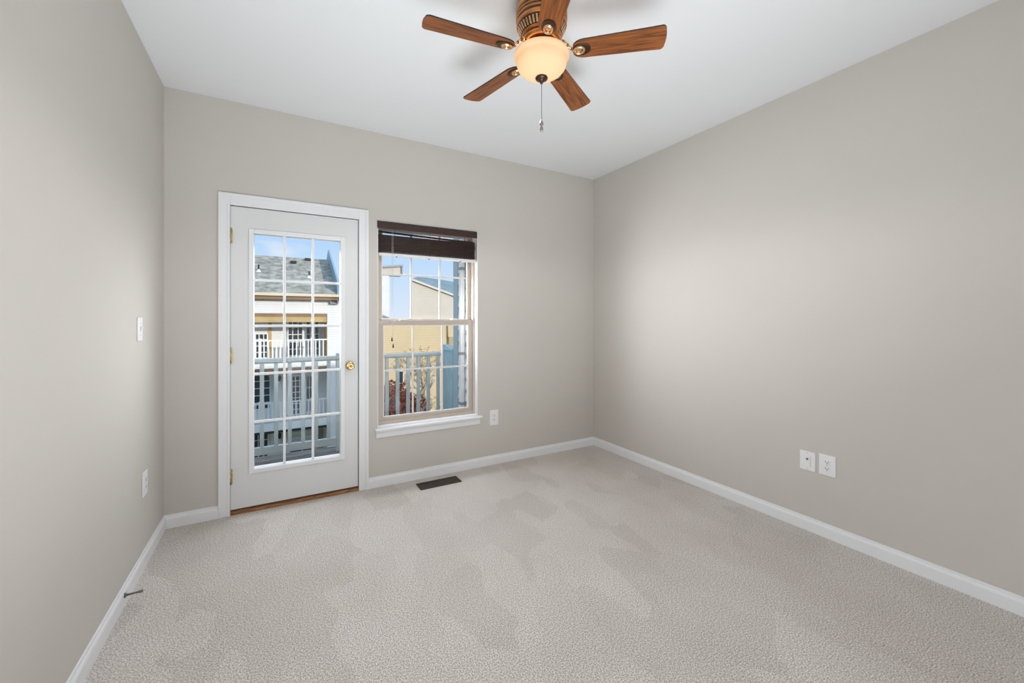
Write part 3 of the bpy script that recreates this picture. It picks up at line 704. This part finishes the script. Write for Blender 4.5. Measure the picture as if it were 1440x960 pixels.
# railings
for zt, zb in ((0.375, -0.50), (-2.43, -3.25)):
    q = MB(); tb(q, XL + 0.3, XR, YF2, YF2 + 0.06, zt - 0.06, zt); r_ = q.build('railing', M['white_out'], th_)
    q = MB(); tb(q, XL + 0.3, XR, YF2, YF2 + 0.05, zb, zb + 0.06); q.build('bottom_rail', M['white_out'], r_)
    x = -0.9; i = 0
    while x < XR - 0.05:
        q = MB(); wd = 0.055 if i % 13 == 5 else 0.024
        tb(q, x - wd, x + wd, YF2 + 0.01, YF2 + 0.05, zb + 0.05, zt - 0.05 + (0.12 if wd > 0.03 else 0)); q.build('baluster', M['white_out'], r_)
        x += 0.16; i += 1
# eave, roof
q = MB(); tb(q, XL - 0.3, XW + 0.1, 17.62, 17.74, 2.34, 2.47, 0.02); q.build('gutter', M['gutter'], th_)
q = MB(); tb(q, XL - 0.3, XW, 17.72, YF2 + 0.2, 2.20, 2.36); q.build('soffit', M['brown_trim'], th_)
q = MB(); y0, z0, y1, z1 = 17.66, 2.44, 22.0, 4.66
q.prism([(y0 - 18, z0 - GZ), (y1 - 18, z1 - GZ), (26.3 - 18, z0 - GZ), (26.3 - 18, z0 - 0.1 - GZ), (y0 - 18, z0 - 0.1 - GZ)], XL - 0.3, XP, 'x')
q.build('roof', M['shingle'], th_)
def on_roof(y): return z0 + (z1 - z0) * (y - y0) / (y1 - y0)
for x, y in ((1.30, 21.2), (2.0, 21.7)):
    q = MB(); zz = on_roof(y); tb(q, x - 0.14, x + 0.14, y - 0.1, y + 0.2, zz - 0.02, zz + 0.13, 0.02); q.build('roof_vent', M['black'], th_)
for x, y in ((-0.22, 20.0), (1.95, 19.55)):
    zz = on_roof(y); q = MB().tube((x, y - 18, zz - 0.1 - GZ), (x, y - 18, zz + 0.30 - GZ), 0.04); pp = q.build('vent_pipe', M['black'], th_)
    q = MB().lathe([(0.14, -0.06), (0.05, 0.04), (0.045, 0.08)], 14, Matrix.Translation((x, y - 18, zz - GZ))); q.build('pipe_flashing', M['white_out'], pp)
hp = 0.58
q = MB(); q.prism([(y0 + 0.1 - 18, on_roof(y0 + 0.1) - 0.4 - GZ), (y0 + 0.1 - 18, on_roof(y0 + 0.1) + hp - GZ), (y1 - 18, z1 + hp - GZ), (24 - 18, z1 + hp - 1.0 - GZ), (24 - 18, z1 - 1.4 - GZ)], XP, XP + 0.09, 'x'); q.build('parapet', M['parapet'], th_)
q = MB(); tb(q, 2.74, 3.10, 17.86, 17.96, 2.02, 2.11, 0.02); tb(q, 2.74, 2.82, 17.88, 18.0, 2.04, 2.2, 0.01); q.build('downspout', M['grey_edge'], th_)

# taller pinkish house behind the parapet
nh = thing('gabled_house', 'pinkish beige gabled house peeking over the white townhouse', 'house', (3.1, 29.5, GZ))
q = MB(); q.prism([(-1.3, 0), (1.5, 0), (1.5, 9.3), (-0.1, 10.75), (-1.3, 9.7)], 0.0, 4.0, 'y'); q.build('wall', M['beige_gable'], nh)
q = MB(); q.prism([(-1.4, 9.62), (-0.1, 10.76), (1.6, 9.22), (1.6, 9.34), (-0.1, 10.90), (-1.4, 9.74)], -0.15, 4.1, 'y'); q.build('roof', M['beige_trim'], nh)

# ------------------------------------------------------------------ the beige house seen through the window
bh = thing('siding_house', 'yellow beige sided house with sloping roof seen through the window', 'house', (8, 20, GZ))
q = MB(); q.box(-4.2, 7.0, 0.0, 8, 0, 1.27 - GZ); q.build('wing_wall', M['beige_wing'], bh)
q = MB(); q.box(-4.3, 7.1, -0.12, 8.1, 1.27 - GZ, 1.36 - GZ, 0.01); q.build('wing_coping', M['beige_trim'], bh)
A = (-0.72, 3.62 - GZ); Bp = (5.0, 1.77 - GZ)
sh_ = lambda p, y: (p[0] + (1.75 * y / 5 if p[0] < 0 else 0), y, p[1])   # the side wall runs back at a slant
q = MB(); fr_ = [(-0.72, 1.36 - GZ), (5.0, 1.36 - GZ), Bp, A]
for i in range(4):
    j_ = (i + 1) % 4; q.face([sh_(fr_[i], 0.05), sh_(fr_[j_], 0.05), sh_(fr_[j_], 5), sh_(fr_[i], 5)])
q.face([sh_(p, 0.05) for p in fr_]); q.face([sh_(p, 5) for p in fr_][::-1]); q.build('gable_wall', M['beige_gable'], bh)
q = MB(); q.prism([(A[0] - 0.02, A[1] - 0.10), (Bp[0], Bp[1] - 0.10), (Bp[0], Bp[1] + 0.02), (A[0] - 0.02, A[1] + 0.02)], -0.06, 0.05, 'y'); q.build('fascia', M['beige_trim'], bh)
r_ = [(A[0], 0.0, A[1] + 0.02), (Bp[0], 0.0, Bp[1] + 0.02), (Bp[0] + 0.8, 2.2, 3.45 - GZ), (0.35, 2.2, 4.02 - GZ)]
rb_ = [(Bp[0] + 0.8, 4.4, 2.0 - GZ), (1.2, 4.4, 2.4 - GZ)]
q = MB(); q.face(r_); q.face([r_[3], r_[2], rb_[0], rb_[1]]); q.face([r_[0], r_[3], rb_[1]]); q.face([r_[1], rb_[0], r_[2]]); q.face([r_[0], rb_[1], rb_[0], r_[1]])
q.build('roof', M['slate_roof'], bh)
q = MB(); q.box(1.2, 5.5, 1.9, 2.0, -0.05, 0.05, mtx=Matrix.Translation((0, 0, 3.86 - GZ)) @ Matrix.Rotation(R(6), 4, 'Y')); q.build('roof_flashing', M['teal'], bh)
q = MB(); q.box(-1.55, -1.21, -0.05, 0.0, -2.35 - GZ, -1.60 - GZ); f_ = q.build('window', M['white_out'], bh)
q = MB(); q.box(-1.50, -1.26, -0.06, -0.05, -2.30 - GZ, -1.65 - GZ); q.build('pane', M['pane'], f_)
q = MB(); q.box(1.45, 1.95, -0.14, 0.0, -0.35 - GZ, 0.25 - GZ, 0.02); f_ = q.build('meter_box', M['meter'], bh)
q = MB(); q.tube((1.42, -0.06, 0.2 - GZ), (1.42, -0.06, 1.2 - GZ), 0.03); q.build('conduit', M['meter'], f_)

# pale grey house further back
gh = thing('grey_house', 'pale grey house corner behind the beige house, at the window left', 'house', (7.5, 29, GZ))
x1, xl, xr = 0.57, -0.10, 1.50
zt, zr, zb = 10.75, 11.04, 10.28
q = MB(); q.box(xl - 0.9, x1, 0, 4, 0, zb); q.build('wall', M['grey_wall'], gh)
q = MB(); q.prism([(xl - 0.9, zb), (xr, zb), (xr, zr), (xl - 0.9, zt - 0.06)], -0.05, 0.7, 'y'); q.build('upper_bay', M['beige_gable'], gh)
q = MB(); q.prism([(xl - 1.0, zt - 0.06), (xr + 0.1, zr), (xr + 0.1, zr + 0.14), (xl - 1.0, zt + 0.08)], -0.2, 4.1, 'y'); q.build('roof_edge', M['grey_edge'], gh)
q = MB(); q.box(xr - 0.02, xr + 0.10, -0.15, -0.05, zb, zr); q.build('corner_trim', M['grey_edge'], gh)

# ------------------------------------------------------------------ trees in the court
def leaves(b_, centre, rad, n_, size):
    for _ in range(n_):
        while True:
            p = Vector((random.uniform(-1, 1), random.uniform(-1, 1), random.uniform(-1, 1)))
            if 0.25 < p.length < 1: break
        c = Vector(centre) + Vector((p.x * rad[0], p.y * rad[1], p.z * rad[2]))
        d = Vector((random.gauss(0, 1), random.gauss(0, 1), random.gauss(0, 1))).normalized()
        e = d.cross(Vector((random.gauss(0, 1), random.gauss(0, 1), random.gauss(0, 1)))).normalized()
        s_ = size * random.uniform(0.6, 1.3)
        b_.face([c - d * s_, c + e * s_ * 0.45, c + d * s_, c - e * s_ * 0.45])
def branches(b_, p, d, l_, r_, depth, tips):
    q_ = p + d * l_; b_.tube(p, q_, r_, r_ * 0.65, 7)
    if depth == 0: tips.append(q_); return
    for _ in range(3):
        nd = (d + Vector((random.uniform(-.7, .7), random.uniform(-.7, .7), random.uniform(-.1, .5)))).normalized()
        branches(b_, q_, nd, l_ * random.uniform(0.55, 0.8), r_ * 0.6, depth - 1, tips)
tr = thing('red_tree', 'dense red leaved tree behind the balcony balusters', 'tree', (5.25, 14, GZ))
b = MB(); tips = []; branches(b, Vector((0, 0, 0)), Vector((0, 0, 1)), 1.5, 0.12, 3, tips); b.build('trunk', M['bark'], tr)
b = MB(); leaves(b, (-0.45, 0, 2.75), (1.05, 1.0, 1.62), 3600, 0.085); leaves(b, (0.55, 0.1, 2.2), (0.62, 0.7, 1.5), 1500, 0.085); leaves(b, (-0.2, -0.2, 1.6), (1.2, 0.9, 1.0), 1500, 0.085)
b.build('foliage', M['red_leaf'], tr)
tr = thing('pale_tree', 'sparse pale branched tree with few yellow leaves before the beige house', 'tree', (7.3, 17, GZ))
b = MB(); tips = []; branches(b, Vector((0, 0, 0)), Vector((0, 0, 1)), 2.0, 0.09, 4, tips); b.build('trunk', M['bark'], tr)
b = MB()
for p in tips: leaves(b, p, (0.35, 0.35, 0.35), 7, 0.06)
leaves(b, (0, 0, 1.9), (1.3, 0.8, 1.2), 420, 0.07)
b.build('foliage', M['yellow_leaf'], tr)
